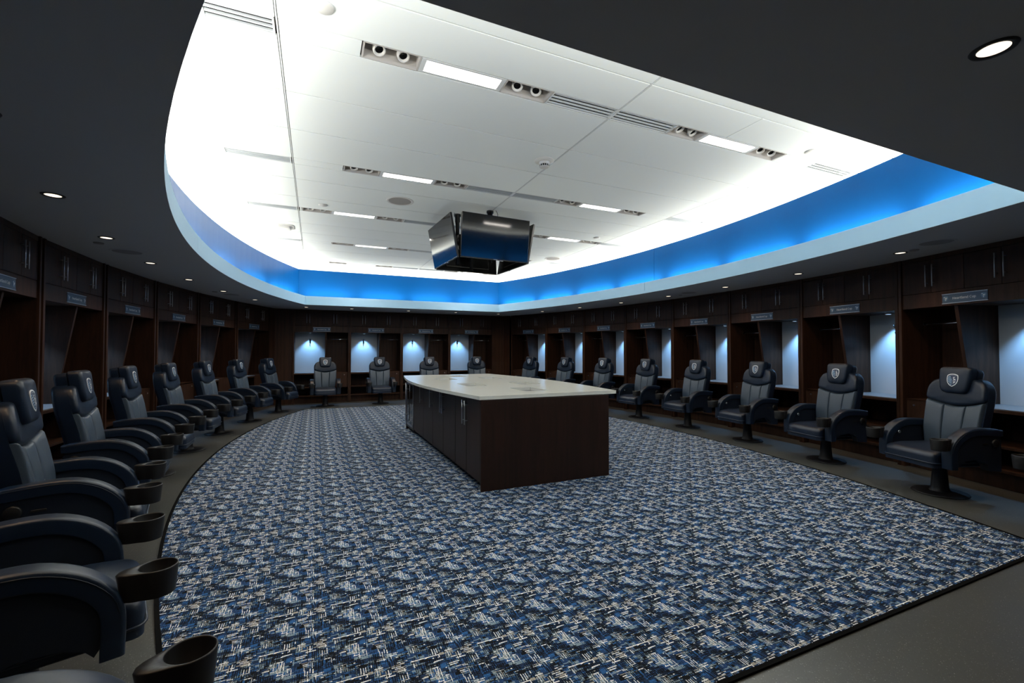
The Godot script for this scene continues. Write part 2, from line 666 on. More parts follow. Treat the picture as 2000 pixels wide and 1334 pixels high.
func tile(top: Node, edge: PackedVector2Array, x0: float, x1: float, z0: float, z1: float) -> void:
	var rect := PackedVector2Array([Vector2(x0, z0), Vector2(x1, z0), Vector2(x1, z1), Vector2(x0, z1)])
	for p in Geometry2D.intersect_polygons(rect, edge):
		var st := begin()
		prism(st, p, HIGH, HIGH + 0.02)
		part("panel", st, M.tile, top)


# what hangs in slot s from left to right: [kind, x0, x1]
func fill_slot(s: int, top: Node, edge: PackedVector2Array) -> void:
	var z0: float = SLOTS[s][0]
	var z1: float = SLOTS[s][1]
	var where: String = ORD[s] + " ceiling slot from the front"
	var items := []
	if s == 2:
		items = [["air", -0.85, -0.25, "left end"], ["blank", -0.21, -0.19, ""], ["spot", -0.18, 0.2, "left of the left lamp"], ["lamp", 0.2, 0.83, "left"], ["spot", 0.83, 1.22, "right of the left lamp"],
			["air", 1.23, 2.28, "left of the middle bar"], ["air", 2.30, 3.32, "right of the middle bar"], ["spot", 3.34, 3.72, "left of the right lamp"], ["lamp", 3.72, 4.39, "right"],
			["spot", 4.39, 4.78, "right of the right lamp"], ["air", 4.85, 5.5, "right end"]]
	else:
		var la := -0.62 - (0.22 if s == 1 else 0.0)
		items = [["air", la, -0.25, "left end"], ["blank", -0.22, 0.26, ""], ["spot", 0.27, 0.65, "left of the left lamp"], ["lamp", 0.65, 1.28, "left"], ["spot", 1.28, 1.67, "right of the left lamp"],
			["air", 1.68, 2.28, "left of the middle bar"], ["air", 2.30, 2.92, "right of the middle bar"], ["spot", 2.93, 3.28, "left of the right lamp"], ["lamp", 3.28, 3.97, "right"],
			["spot", 3.97, 4.36, "right of the right lamp"], ["blank", 4.37, 4.82, ""], ["air", 4.85, 5.5, "right end"]]
	if s == 3 or s == 4:
		items = items.filter(func(i): return i[0] != "air" or i[1] < 4.8)
		items.append(["air", 4.85, 5.35, "right end"])
	if s == 4:
		items = items.filter(func(i): return i[1] > -0.3 and i[1] < 4.6)
	tile(top, edge, items[-1][2] + 0.004, 7.4, z0 - 0.003, z1 + 0.003)
	tile(top, edge, -2.8, items[0][1] - 0.004, z0 - 0.003, z1 + 0.003)
	for i in items:
		var x0: float = i[1]
		var x1: float = i[2]
		if i[0] == "blank":
			tile(top, edge, x0, x1, z0 - 0.003, z1 + 0.003)
		elif i[0] == "air":
			diffuser(x0, x1, z0, z1, "slatted air diffuser at %s of the %s" % [i[3], where] if "end" in i[3] else "slatted air diffuser %s in the %s" % [i[3], where])
		elif i[0] == "spot":
			spot_box(x0, x1, z0, z1, "recessed box with two spotlights, %s, %s" % [i[3], where], 0.35 if "left of" in i[3] else -0.35)
		else:
			lamp_panel(x0, x1, z0, z1, "glowing white %s lamp panel in the %s" % [i[3], where])


func diffuser(x0: float, x1: float, z0: float, z1: float, label: String) -> void:
	var c := Vector3((x0 + x1) / 2, HIGH, (z0 + z1) / 2)
	var o := thing("air_diffuser", label, "air vent", c, 0, "slot air diffusers")
	var hx := (x1 - x0) / 2
	var hz := absf(z1 - z0) / 2 - 0.004
	var st := begin()
	box(st, Vector3(-hx, 0.075, -hz), Vector3(hx, 0.08, hz), 0)
	for s in [-1, 1]:
		box(st, Vector3(-hx, 0.012, s * hz - 0.003), Vector3(hx, 0.08, s * hz + 0.003), 0)
	part("throat", st, M.duct, o)
	st = begin()
	for s in [-1, 1]:
		box(st, Vector3(-hx, 0, s * hz - 0.005), Vector3(hx, 0.012, s * hz + 0.005), 0)
		box(st, Vector3(s * hx - 0.005, 0, -hz), Vector3(s * hx + 0.005, 0.075, hz), 0)
	part("frame", st, M.white_paint, o)
	for k in 4:
		st = begin()
		var z := lerpf(-hz, hz, (k + 0.5) / 4.0)
		box(st, Vector3(-hx + 0.005, 0.003, z - 0.0055), Vector3(hx - 0.005, 0.02, z + 0.0055), 0.002)
		part("slat", st, M.slat, o)


func spot_box(x0: float, x1: float, z0: float, z1: float, label: String, lean: float) -> void:
	var c := Vector3((x0 + x1) / 2, HIGH, (z0 + z1) / 2)
	var o := thing("spotlight_box", label, "spotlight box", c, 0, "recessed spotlight boxes")
	var hx := (x1 - x0) / 2 - 0.004
	var hz := absf(z1 - z0) / 2 - 0.004
	var st := begin()
	for s in [-1, 1]:
		box(st, Vector3(-hx, 0, s * hz - 0.002), Vector3(hx, 0.12, s * hz + 0.002), 0)
		box(st, Vector3(s * hx - 0.006, 0, -hz), Vector3(s * hx + 0.006, 0.12, hz), 0)
	box(st, Vector3(-hx, 0.12, -hz), Vector3(hx, 0.125, hz), 0)
	part("housing", st, M.recess, o)
	for s in [-1, 1]:
		var t := Transform3D(Basis(Vector3(1, 0, 0), -0.4).rotated(Vector3.BACK, lean * 0.6), Vector3(s * 0.08, 0.022, 0.0))
		st = begin()
		st.set_smooth_group(0)
		lathe(st, [Vector2(0.033, 0.0), Vector2(0.04, -0.003), Vector2(0.043, 0.004), Vector2(0.043, 0.03), Vector2(0.03, 0.06), Vector2(0.0, 0.068)], 20, t)
		lathe(st, [Vector2(0.027, 0.014), Vector2(0.033, 0.0)], 20, t)
		var h := part("spotlight", st, M.plastic, o)
		st = begin()
		lathe(st, [Vector2(0.0, 0.02), Vector2(0.028, 0.013)], 20, t)
		part("reflector", st, M.black_metal, h)
		st = begin()
		tube(st, [t * Vector3(0, 0.02, 0.044), t * Vector3(0, -0.006, 0.05)], 0.004, 6)
		part("screw", st, M.steel, h)


func lamp_panel(x0: float, x1: float, z0: float, z1: float, label: String) -> void:
	var c := Vector3((x0 + x1) / 2, HIGH, (z0 + z1) / 2)
	var o := thing("ceiling_lamp", label, "ceiling light", c, 0, "slot ceiling lamps")
	var hx := (x1 - x0) / 2 - 0.003
	var hz := absf(z1 - z0) / 2 - 0.004
	var st := begin()
	for s in [-1, 1]:
		box(st, Vector3(-hx, 0, s * (hz - 0.01) - 0.01), Vector3(hx, 0.04, s * (hz - 0.01) + 0.01))
		box(st, Vector3(s * (hx - 0.018) - 0.018, 0, -hz + 0.02), Vector3(s * (hx - 0.018) + 0.018, 0.04, hz - 0.02))
	box(st, Vector3(-hx, 0.04, -hz), Vector3(hx, 0.05, hz), 0)
	part("frame", st, M.white_paint, o)
	part("lamp_lens", slab(Vector3(-hx + 0.036, 0.006, -hz + 0.02), Vector3(hx - 0.036, 0.014, hz - 0.02)), M.lamp, o)
	var l := AreaLight3D.new()
	l.area_size = Vector2(2 * hx - 0.08, 2 * hz - 0.045)
	l.area_range = 30.0
	l.rotation.x = -PI / 2
	light_node(l, "lamp_light", o, Vector3(0, 0.003, 0), Color(1.0, 0.97, 0.93), LAMP_E)


func smoke_detector(p: Vector3) -> void:
	var o := thing("smoke_detector", "white round smoke detector with red FIRE lettering by the middle ceiling bar", "smoke detector", p)
	var st := begin()
	st.set_smooth_group(0)
	lathe(st, [Vector2(0, -0.02), Vector2(0.06, -0.02), Vector2(0.1, -0.008), Vector2(0.105, 0.0), Vector2(0, 0)], 32)
	part("base", st, M.plastic, o)
	st = begin()
	lathe(st, [Vector2(0, -0.075), Vector2(0.045, -0.072), Vector2(0.052, -0.066)], 28)
	lathe(st, [Vector2(0.052, -0.046), Vector2(0.055, -0.04), Vector2(0.055, -0.02), Vector2(0, -0.02)], 28)
	part("body", st, M.plastic, o)
	st = begin()
	lathe(st, [Vector2(0.05, -0.067), Vector2(0.05, -0.045)], 28)
	part("sensing_chamber", st, M.black, o)
	st = begin()
	for k in 14:
		var a := TAU * k / 14
		box(st, Vector3(-0.002, -0.067, 0.049), Vector3(0.002, -0.045, 0.054), 0, Transform3D(Basis(Vector3.UP, a), Vector3.ZERO))
	part("cage", st, M.plastic, o)
	var tm := words("FIRE", 0.03, 0.001)
	var f := MeshInstance3D.new()
	f.name = "lettering"
	f.mesh = tm
	tm.material = M.red
	f.transform = Transform3D(Basis(Vector3.RIGHT, PI / 2 - 0.25).rotated(Vector3.UP, -0.4), Vector3(0.03, -0.017, -0.078))
	o.add_child(f)


func words(text: String, size: float, depth: float, font := "Droid Sans") -> TextMesh:
	var tm := TextMesh.new()
	var sf := SystemFont.new()
	sf.font_names = PackedStringArray([font])
	tm.font = sf
	tm.text = text
	tm.font_size = 32
	tm.pixel_size = size / 32.0 * 1.35
	tm.depth = depth
	tm.curve_step = 2.0
	return tm


func ceiling_speaker(p: Vector3, label: String) -> void:
	var o := thing("ceiling_speaker", label, "speaker", p, 0, "raised ceiling speakers")
	var st := begin()
	st.set_smooth_group(0)
	lathe(st, [Vector2(0.145, -0.004), Vector2(0.155, -0.008), Vector2(0.172, -0.006), Vector2(0.178, 0)], 40)
	part("rim", st, M.plastic, o)
	st = begin()
	lathe(st, [Vector2(0, -0.006), Vector2(0.148, -0.004)], 40)
	part("grille", st, M.speaker, o)


func access_point(p: Vector3) -> void:
	var o := thing("access_point", "white rounded square network unit on the left of the raised ceiling", "network unit", p)
	var st := begin()
	pillow(st, rounded([Vector2(-0.15, -0.15), Vector2(0.15, -0.15), Vector2(0.15, 0.15), Vector2(-0.15, 0.15)], [0.07]), 0.0, 0.012, 0.008, 0.0, func(v): return Vector3(v.x, -v.z, v.y))
	part("base", st, M.plastic, o)
	st = begin()
	pillow(st, rounded([Vector2(-0.1, -0.1), Vector2(0.1, -0.1), Vector2(0.1, 0.1), Vector2(-0.1, 0.1)], [0.04]), 0.01, 0.045, 0.015, 0.003, func(v): return Vector3(v.x, -v.z, v.y))
	part("cover", st, M.plastic, o)


# ---------------------------------------------------------------- cove light: battens lying in the trough
func build_cove_light() -> void:
	var mid := outline(0.2, 0.22, 0.2, 400)
	var runs := [[0, 401, 8, "left"], [400, 402, 4, "back"], [401, 802, 8, "right"], [801, 803, 4, "front"]]
	for r in runs:
		var pts := []
		for i in range(r[0], r[1]):
			pts.append(mid[i % mid.size()])
		var total := 0.0
		for i in pts.size() - 1:
			total += pts[i].distance_to(pts[i + 1])
		var n: int = r[2]
		for k in n:
			var a := along(pts, total * (k + 0.06) / n)
			var b := along(pts, total * (k + 0.94) / n)
			batten(a, b, "cool white light batten lying in the %s ceiling cove, %s from its %s end" % [r[3], ORD[k], {"left": "front", "back": "left", "right": "back", "front": "right"}[r[3]]])


func along(pts: Array, d: float) -> Vector2:
	for i in pts.size() - 1:
		var s: float = pts[i].distance_to(pts[i + 1])
		if d <= s:
			return pts[i].lerp(pts[i + 1], d / s)
		d -= s
	return pts[-1]


func batten(a: Vector2, b: Vector2, label: String) -> void:
	var m := (a + b) / 2
	var len := a.distance_to(b)
	var turn := atan2(-(b.y - a.y), b.x - a.x)
	var o := thing("led_batten", label, "light", Vector3(m.x, LOW + 0.15, m.y), turn, "cove light battens")
	part("housing", slab(Vector3(-len / 2, 0, -0.025), Vector3(len / 2, 0.03, 0.025)), M.white_paint, o)
	part("led_lens", slab(Vector3(-len / 2 + 0.01, 0.03, -0.02), Vector3(len / 2 - 0.01, 0.036, 0.02)), M.led, o)
	var l := AreaLight3D.new()
	l.area_size = Vector2(len - 0.04, 0.036)
	l.area_range = 30.0
	l.rotation.x = PI / 2
	light_node(l, "led_light", o, Vector3(0, 0.04, 0), Color(1.0, 0.985, 0.93), LED_E)


# ---------------------------------------------------------------- soffit fittings
func build_downlights() -> void:
	for side in [-1, 1]:
		for k in 8:
			var deg := 18.2 - 5.55 * k
			var p: Vector3 = on_side(side, deg, 0.66 if side < 0 else 0.74)[0]
			downlight(Vector3(p.x, LOW, p.z), "small round downlight over the %s locker row, %s from the back corner" % ["left" if side < 0 else "right", ORD[k]])
	var xs := [-0.21, 0.86, 2.32, 3.65, 4.96]
	for k in 5:
		downlight(Vector3(xs[k], LOW, -12.25), "small round downlight over the back locker row, %s from the left" % ORD[k])
	for x in [-0.2, 2.24, 4.7]:  # the outer two are unseen, added to light the front of the room
		downlight(Vector3(x, LOW, -0.755), "round downlight in the low front ceiling at %s" % {-0.2: "its left, out of view and added for light", 2.24: "its middle, top right corner of the view", 4.7: "its right, out of view and added for light"}[x])
	var sp := [[-1, -1.2, 0.68, "left locker row, near the front"], [-1, 14.6, 0.72, "left locker row, near the back"], [1, -17.0, 0.62, "right locker row, near the front"], [1, -0.7, 0.7, "right locker row, near its middle"]]
	for s in sp:
		var q: Vector3 = on_side(s[0], s[1], s[2])[0]
		var o := thing("soffit_speaker", "large flush round grey speaker over the " + s[3], "speaker", Vector3(q.x, LOW, q.z), 0, "flush speakers in the low ceiling")
		var st := begin()
		st.set_smooth_group(0)
		lathe(st, [Vector2(0.13, -0.003), Vector2(0.14, -0.006), Vector2(0.15, -0.004), Vector2(0.155, 0)], 36)
		part("rim", st, M.soffit, o)
		st = begin()
		lathe(st, [Vector2(0, -0.004), Vector2(0.132, -0.003)], 36)
		part("grille", st, M.soffit_speaker, o)
		var q2: Vector3 = on_side(s[0], s[1] + (1.6 if s[0] < 0 else -1.3) * -1.0, s[2] + 0.12)[0]
		st = begin()
		st.set_smooth_group(0)
		lathe(st, [Vector2(0, -0.012), Vector2(0.038, -0.011), Vector2(0.042, -0.007), Vector2(0.042, 0)], 20)
		var c := part("soffit_sprinkler", st, M.soffit_speaker, self)
		c.position = Vector3(q2.x, LOW, q2.z)
		tag(c, "small round sprinkler cover beside the flush speaker over the " + s[3], "sprinkler", "sprinkler covers in the low ceiling")


func downlight(p: Vector3, label: String) -> void:
	var o := thing("downlight", label, "downlight", p, 0, "soffit downlights")
	var st := begin()
	st.set_smooth_group(0)
	lathe(st, [Vector2(0.044, 0.0), Vector2(0.046, -0.004), Vector2(0.062, -0.006), Vector2(0.066, 0.0)], 28)
	part("trim_ring", st, M.black, o)
	st = begin()
	lathe(st, [Vector2(0, -0.002), Vector2(0.045, -0.002)], 24)
	part("lamp_lens", st, M.down, o)
	var l := SpotLight3D.new()
	l.spot_angle = 56.0
	l.spot_angle_attenuation = 0.9
	l.spot_range = 8.0
	l.light_size = 0.04
	l.rotation.x = -PI / 2
	light_node(l, "lamp_light", o, Vector3(0, -0.012, 0), Color(1.0, 0.84, 0.66), DOWN_E)


# ---------------------------------------------------------------- lockers
const PITCH := 1.4
const SIDE_W := 0.036


func build_lockers() -> void:
	var lit_left := make_locker(-1)
	var lit_right := make_locker(1)
	var count := 0
	var spots := []
	for k in 4:
		spots.append([Vector3(0.162 + 1.4 * k, 0, -12.95), 0.0, -1, "back", "%s from the left corner" % ORD[k]])
	for k in 8:
		var a := on_side(-1, 22.4 - 5.62 * k, 1.2)
		spots.append([a[0], a[1], -1, "left", "%s from the back corner" % ORD[k]])
	for k in 9:
		var b := on_side(1, 22.1 - 5.47 * k, 1.2)
		spots.append([b[0], b[1], 1, "right", "%s from the back corner" % ORD[k]])
	var first := {-1: true, 1: true}
	for s in spots:
		var o: Node3D = lit_left if s[2] < 0 else lit_right
		if not first[s[2]]:
			o = o.duplicate()
			o.name = numbered("locker")
			add_child(o)
		first[s[2]] = false
		o.position = s[0]
		o.rotation.y = s[1]
		tag(o, "dark wooden team locker in the %s row, %s" % [s[3], s[4]], "locker", "wooden team lockers")
	# plain filler boards that close the corners of the room
	for side in [-1, 1]:
		var e: Array = on_side(side, 25.15, 1.2)
		var c: Vector3 = Vector3(-0.955 if side < 0 else 5.445, 0, -12.95)
		var w: float = Vector2(e[0].x - c.x, e[0].z - c.z).length()
		var m: Vector3 = (e[0] + c) / 2
		var o1 := part("corner_board", slab(Vector3(-w / 2, 0, -0.03), Vector3(w / 2, LOW, 0)), M.wood, self)
		o1.position = m
		o1.rotation.y = e[1]
		tag(o1, "narrow dark wood filler board closing the %s row at the back %s corner" % ["left" if side < 0 else "right", "left" if side < 0 else "right"], "filler board")
		var x0 := -0.955 if side < 0 else 5.065
		var x1 := -0.54 if side < 0 else 5.445
		var o2 := part("corner_board", slab(Vector3(x0, 0, -12.98), Vector3(x1, LOW, -12.95)), M.wood, self)
		tag(o2, "dark wood filler board at the %s end of the back locker row" % ["left" if side < 0 else "right"], "filler board")


# lit: -1 when the lit compartment is on the viewer's left, 1 when on the right
func make_locker(lit: int) -> Node3D:
	var o := thing("locker", "x", "locker")
	var h := PITCH / 2 - 0.002
	var ih := h - SIDE_W
	var D := -0.56
	for s in [-1, 1]:
		var e: float = s * (h - SIDE_W / 2)
		part("side_panel", slab(Vector3(e - SIDE_W / 2, 0, D), Vector3(e + SIDE_W / 2, LOW, 0.018), 0.002), M.wood, o)
	part("top_rail", slab(Vector3(-ih, 2.43, -0.03), Vector3(ih, LOW, 0.0)), M.wood, o)
	part("cabinet_floor", slab(Vector3(-ih, 1.885, D), Vector3(ih, 1.91, -0.022)), M.wood, o)
	part("name_rail", slab(Vector3(-ih, 1.885, -0.022), Vector3(ih, 2.052, 0.0)), M.wood, o)
	part("cabinet_back", slab(Vector3(-ih, 1.91, D), Vector3(ih, LOW, D + 0.015), 0), M.wood, o)
	# four doors over the rail
	var dw := 2 * ih / 4
	for k in 4:
		var x0 := -ih + dw * k
		var d := part("door", slab(Vector3(x0 + 0.002, 2.056, -0.022), Vector3(x0 + dw - 0.002, 2.426, 0.0), 0.0012), M.wood, o)
		var hx: float = x0 + (dw - 0.036 if k % 2 == 0 else 0.036)
		handle(d, Vector3(hx, 2.12, 0), 0.25, 0.034, 0.0065)
	# name plate
	var plate := part("nameplate", slab(Vector3(-0.214, 1.908, 0.0), Vector3(0.214, 2.012, 0.006)), M.plate, o)
	var st := begin()
	box(st, Vector3(-0.216, 2.008, 0.0), Vector3(0.216, 2.014, 0.009), 0.0008)
	box(st, Vector3(-0.216, 1.906, 0.0), Vector3(0.216, 1.912, 0.009), 0.0008)
	part("rail", st, M.alu, plate)
	var tm := words("Heartland Cup", 0.0255, 0.001)
	tm.material = M.letter
	var f := MeshInstance3D.new()
	f.name = "lettering"
	f.mesh = tm
	f.position = Vector3(0, 1.96, 0.0065)
	plate.add_child(f)
	for s in [-1, 1]:
		st = begin()
		crest(st, Vector3(s * 0.178, 1.962, 0.006), 0.052, 0.001)
		part("crest", st, M.crest_blue, plate)
		st = begin()
		for r in [[-0.012, 0.014, 0.014, 0.003], [0.006, 0.006, 0.02, 0.003], [0.002, -0.004, 0.016, 0.0035], [0.0, -0.018, 0.007, 0.004]]:
			box(st, Vector3(s * 0.178 + r[0] - r[2] / 2, 1.962 + r[1] - r[3], 0.007), Vector3(s * 0.178 + r[0] + r[2] / 2, 1.962 + r[1] + r[3], 0.0078), 0)
		part("crest_print", st, M.letter, plate)
	# compartments: the lit one takes 56 of 100
	var xd := lit * (ih - 0.75 - 0.018)        # middle of the divider
	var lo := minf(xd + lit * 0.018, lit * ih)
	var hi := maxf(xd + lit * 0.018, lit * ih)
	var dlo := minf(xd - lit * 0.018, -lit * ih)
	var dhi := maxf(xd - lit * 0.018, -lit * ih)
	part("back_panel", slab(Vector3(lo, 0.8, D), Vector3(hi, 1.885, D + 0.012), 0), M.panel, o).set_meta("label", "pale grey lit back panel")
	part("back_board", slab(Vector3(dlo, 0.8, D), Vector3(dhi, 1.885, D + 0.012), 0), M.wood, o)
	st = begin()                                # divider with a raked front edge
	var rake := PackedVector2Array([Vector2(D, 0.8), Vector2(-0.2, 0.8), Vector2(-0.03, 1.885), Vector2(D, 1.885)])
	prism(st, rake, xd - 0.018, xd + 0.018, Transform3D(Basis(Vector3(0, 0, 1), Vector3(1, 0, 0), Vector3(0, 1, 0)), Vector3.ZERO))
	part("divider", st, M.wood, o)
	# shelf over the lit side: pale top in a wooden frame
	part("shelf", slab(Vector3(lo, 0.76, D), Vector3(hi, 0.79, -0.02)), M.wood, o)
	part("shelf_top", slab(Vector3(lo, 0.79, D + 0.012), Vector3(hi, 0.802, -0.024)), M.laminate, o).set_meta("label", "pale laminate shelf top")
	# lock box under the dark side
	var lock := part("lock_box_door", slab(Vector3(dlo + 0.004, 0.43, -0.05), Vector3(dhi - 0.004, 0.81, -0.03)), M.wood, o)
	st = begin()
	lathe(st, [Vector2(0.012, 0), Vector2(0.012, 0.006), Vector2(0.0, 0.007)], 14, Transform3D(Basis(Vector3.RIGHT, PI / 2), Vector3((dlo + dhi) / 2 - lit * 0.18, 0.74, -0.03)))
	part("lock", st, M.steel, lock)
	part("lock_box", slab(Vector3(dlo, 0.79, D), Vector3(dhi, 0.812, -0.03)), M.wood, o)
	part("partition", slab(Vector3(xd - 0.018, 0.2, D), Vector3(xd + 0.018, 0.8, -0.03)), M.wood, o)
	part("middle_shelf", slab(Vector3(-ih, 0.405, D), Vector3(ih, 0.43, -0.03)), M.wood, o)
	part("bottom_shelf", slab(Vector3(-ih, 0.17, D), Vector3(ih, 0.2, -0.012)), M.wood, o)
	part("plinth", slab(Vector3(-ih, 0, -0.09), Vector3(ih, 0.17, -0.07)), M.wood, o)
	part("lower_back", slab(Vector3(-ih, 0.2, D), Vector3(ih, 0.8, D + 0.012), 0), M.wood, o)
	# clothes rail
	st = begin()
	st.set_smooth_group(0)
	tube(st, [Vector3(dlo + 0.01, 1.71, -0.3), Vector3(dhi - 0.01, 1.71, -0.3)], 0.013, 12)
	var rod := part("clothes_rail", st, M.chrome, o)
	for x in [dlo, dhi]:
		var s2 := 1.0 if x == dlo else -1.0
		st = begin()
		lathe(st, [Vector2(0.026, 0), Vector2(0.026, 0.008), Vector2(0.016, 0.012)], 16, Transform3D(Basis(Vector3.BACK, -s2 * PI / 2), Vector3(x, 1.71, -0.3)))
		part("socket", st, M.chrome, rod)
	# double coat hook on the pale panel
	var cx := (lo + hi) / 2
	var zb := D + 0.012
	st = begin()
	box(st, Vector3(cx - 0.02, 1.6, zb), Vector3(cx + 0.02, 1.71, zb + 0.008), 0.002)
	st.set_smooth_group(0)
	tube(st, [Vector3(cx, 1.685, zb), Vector3(cx, 1.69, zb + 0.04), Vector3(cx, 1.71, zb + 0.065), Vector3(cx, 1.735, zb + 0.07)], 0.011, 8)
	tube(st, [Vector3(cx, 1.63, zb), Vector3(cx, 1.615, zb + 0.03), Vector3(cx, 1.625, zb + 0.045), Vector3(cx, 1.64, zb + 0.048)], 0.01, 8)
	part("coat_hook", st, M.black_metal, o)
	# puck light in the compartment's roof
	st = begin()
	st.set_smooth_group(0)
	var pt := Transform3D(Basis.IDENTITY, Vector3(cx, 1.885, zb + 0.165))
	lathe(st, [Vector2(0.03, -0.014), Vector2(0.036, -0.014), Vector2(0.04, -0.008), Vector2(0.04, 0)], 24, pt)
	var puck := part("puck_light", st, M.steel, o)
	st = begin()
	lathe(st, [Vector2(0, -0.0135), Vector2(0.031, -0.0135)], 20, pt)
	part("lamp_lens", st, M.puck, puck)
	var l := SpotLight3D.new()
	l.spot_angle = 45.0
	l.spot_angle_attenuation = 0.6
	l.spot_range = 6.0
	l.light_size = 0.03
	l.rotation.x = -PI / 2
	light_node(l, "puck_lamp", puck, pt.origin + Vector3(0, -0.02, 0), Color(0.54, 0.77, 1.0), PUCK_E)
	return o


func handle(parent: Node, p: Vector3, length: float, out: float, r: float, along_y := true) -> void:
	var st := begin()
	st.set_smooth_group(0)
	tube(st, [p + Vector3(0, 0, out), p + Vector3(0, length, out)], r, 10)
	for u in [0.17, 0.83]:
		tube(st, [p + Vector3(0, length * u, 0), p + Vector3(0, length * u, out)], r * 0.75, 8)
	part("handle", st, M.steel, parent).set_meta("label", "brushed steel bar handle")


func crest_points(size: float) -> PackedVector2Array:
	var out := PackedVector2Array()
	var half := [Vector2(0, 0.54), Vector2(0.2, 0.525), Vector2(0.37, 0.475), Vector2(0.48, 0.41), Vector2(0.515, 0.25), Vector2(0.52, 0.08), Vector2(0.49, -0.1), Vector2(0.42, -0.26), Vector2(0.3, -0.4), Vector2(0.15, -0.5), Vector2(0.0, -0.57)]
	for p in half:
		out.append(p * size * Vector2(0.92, 1.0))
	for k in range(half.size() - 2, 0, -1):
		out.append(Vector2(-half[k].x * 0.92, half[k].y) * size)
	return out


func crest(st: SurfaceTool, at: Vector3, size: float, depth: float) -> void:
	var flat := crest_points(size)
	prism(st, flat, 0, depth, Transform3D(Basis(Vector3(1, 0, 0), Vector3(0, 0, 1), Vector3(0, 1, 0)), at))


# ---------------------------------------------------------------- island
func build_island() -> void:
	var x0 := 1.49
	var x1 := 3.0
	var z0 := -4.13
	var z1 := -8.05
	var o := thing("island_cabinet", "long dark wood island cabinet standing in the middle of the carpet", "cabinet", Vector3((x0 + x1) / 2, 0.008, (z0 + z1) / 2))
	var hx := (x1 - x0) / 2
	var hz := (z0 - z1) / 2
	part("carcass", slab(Vector3(-hx + 0.022, 0.09, -hz + 0.6), Vector3(hx - 0.022, 0.86, hz - 0.022)), M.island_wood, o)
	part("end_panel", slab(Vector3(-hx, 0.0, hz - 0.022), Vector3(hx, 0.889, hz), 0.0015), M.island_wood, o)
	part("end_panel", slab(Vector3(-hx, 0.0, -hz), Vector3(hx, 0.889, -hz + 0.022), 0.0015), M.island_wood, o)
	part("plinth", slab(Vector3(-hx + 0.09, 0.0, -hz + 0.03), Vector3(hx - 0.09, 0.09, hz - 0.03)), M.black, o)
	part("sub_top", slab(Vector3(-hx + 0.03, 0.862, -hz + 0.03), Vector3(hx - 0.03, 0.897, hz - 0.03)), M.black, o)
	# doors down both long sides, near end first: [z near, z far, handle z list]
	var zc := (z0 + z1) / 2
	var doors := [[-4.155, -4.585, [-4.545]], [-4.59, -5.0, [-4.63]], [-5.005, -5.53, [-5.49]], [-5.535, -6.075, [-5.575]], [-6.08, -6.66, [-6.125]], [-6.665, -7.36, [-6.75]]]
	for side in [-1, 1]:
		var face_x: float = side * hx
		for d in doors:
			var p := part("door", slab(Vector3(face_x - (0.022 if side > 0 else 0.0), 0.088, d[1] - zc + 0.002), Vector3(face_x + (0.0 if side > 0 else 0.022), 0.884, d[0] - zc - 0.002), 0.0015), M.island_wood, o)
			for hzp in d[2]:
				side_handle(p, face_x, side, hzp - zc, 0.595, 0.255)
	# drinks fridge at the far end with a glass door on the left
	var fr := begin()
	box(fr, Vector3(-hx, 0.06, -7.99 - zc), Vector3(-hx + 0.04, 0.884, -7.37 - zc), 0.003)
	var fd := part("fridge_door", fr, M.black, o)
	fr = begin()
	box(fr, Vector3(-hx - 0.003, 0.14, -7.93 - zc), Vector3(-hx + 0.002, 0.8, -7.43 - zc), 0.001)
	part("glass", fr, M.glass, fd).set_meta("label", "dark glass fridge door pane")
	fr = begin()
	box(fr, Vector3(-hx - 0.006, 0.1, -7.44 - zc), Vector3(-hx, 0.84, -7.40 - zc), 0.001)
	box(fr, Vector3(-hx - 0.006, 0.1, -7.96 - zc), Vector3(-hx, 0.84, -7.92 - zc), 0.001)
	box(fr, Vector3(-hx - 0.006, 0.1, -7.96 - zc), Vector3(-hx, 0.14, -7.40 - zc), 0.001)
	box(fr, Vector3(-hx - 0.006, 0.8, -7.96 - zc), Vector3(-hx, 0.84, -7.40 - zc), 0.001)
	part("frame", fr, M.steel, fd)
	side_handle(fd, -hx, -1, -7.88 - zc, 0.165, 0.66)
	fr = begin()
	lathe(fr, [Vector2(0.016, 0), Vector2(0.016, 0.008), Vector2(0.0, 0.01)], 16, Transform3D(Basis(Vector3.BACK, PI / 2), Vector3(-hx - 0.006, 0.822, -7.5 - zc)))
	part("lock", fr, M.steel, fd)
	var fp := part("right_filler", slab(Vector3(hx - 0.022, 0.088, -7.99 - zc), Vector3(hx, 0.884, -7.365 - zc)), M.island_wood, o)
	fp.name = "filler"
	# worktop: a boat-shaped slab with six rectangular openings
	var comb := CSGCombiner3D.new()
	comb.name = numbered("countertop")
	var top := CSGPolygon3D.new()
	top.name = "slab"
	var poly := PackedVector2Array()
	var cx := 2.275
	var n := 28
	var zn := -4.13 + 0.0
	var zf := -8.22
	for k in n + 1:
		var u := float(k) / n
		poly.append(Vector2(cx - 0.80 - 0.2 * sin(PI * u), lerpf(zn, zf, u)))
	for k in n + 1:
		var u2 := 1.0 - float(k) / n
		poly.append(Vector2(cx + 0.84 + 0.2 * sin(PI * u2), lerpf(zn - 0.02, zf, u2)))
	top.polygon = poly
	top.depth = 0.035
	top.material = M.counter
	top.rotation.x = PI / 2
	top.position.y = 0.905
	comb.add_child(top)
	for c in [[2.285, -4.70], [1.9, -5.64], [2.665, -5.63], [1.9, -6.95], [2.665, -6.95], [2.285, -7.65]]:
		var hole := CSGBox3D.new()
		hole.name = "opening"
		hole.operation = CSGShape3D.OPERATION_SUBTRACTION
		hole.size = Vector3(0.28, 0.2, 0.48)
		hole.position = Vector3(c[0], 0.92, c[1])
		hole.material = M.counter
		comb.add_child(hole, true)
	add_child(comb)
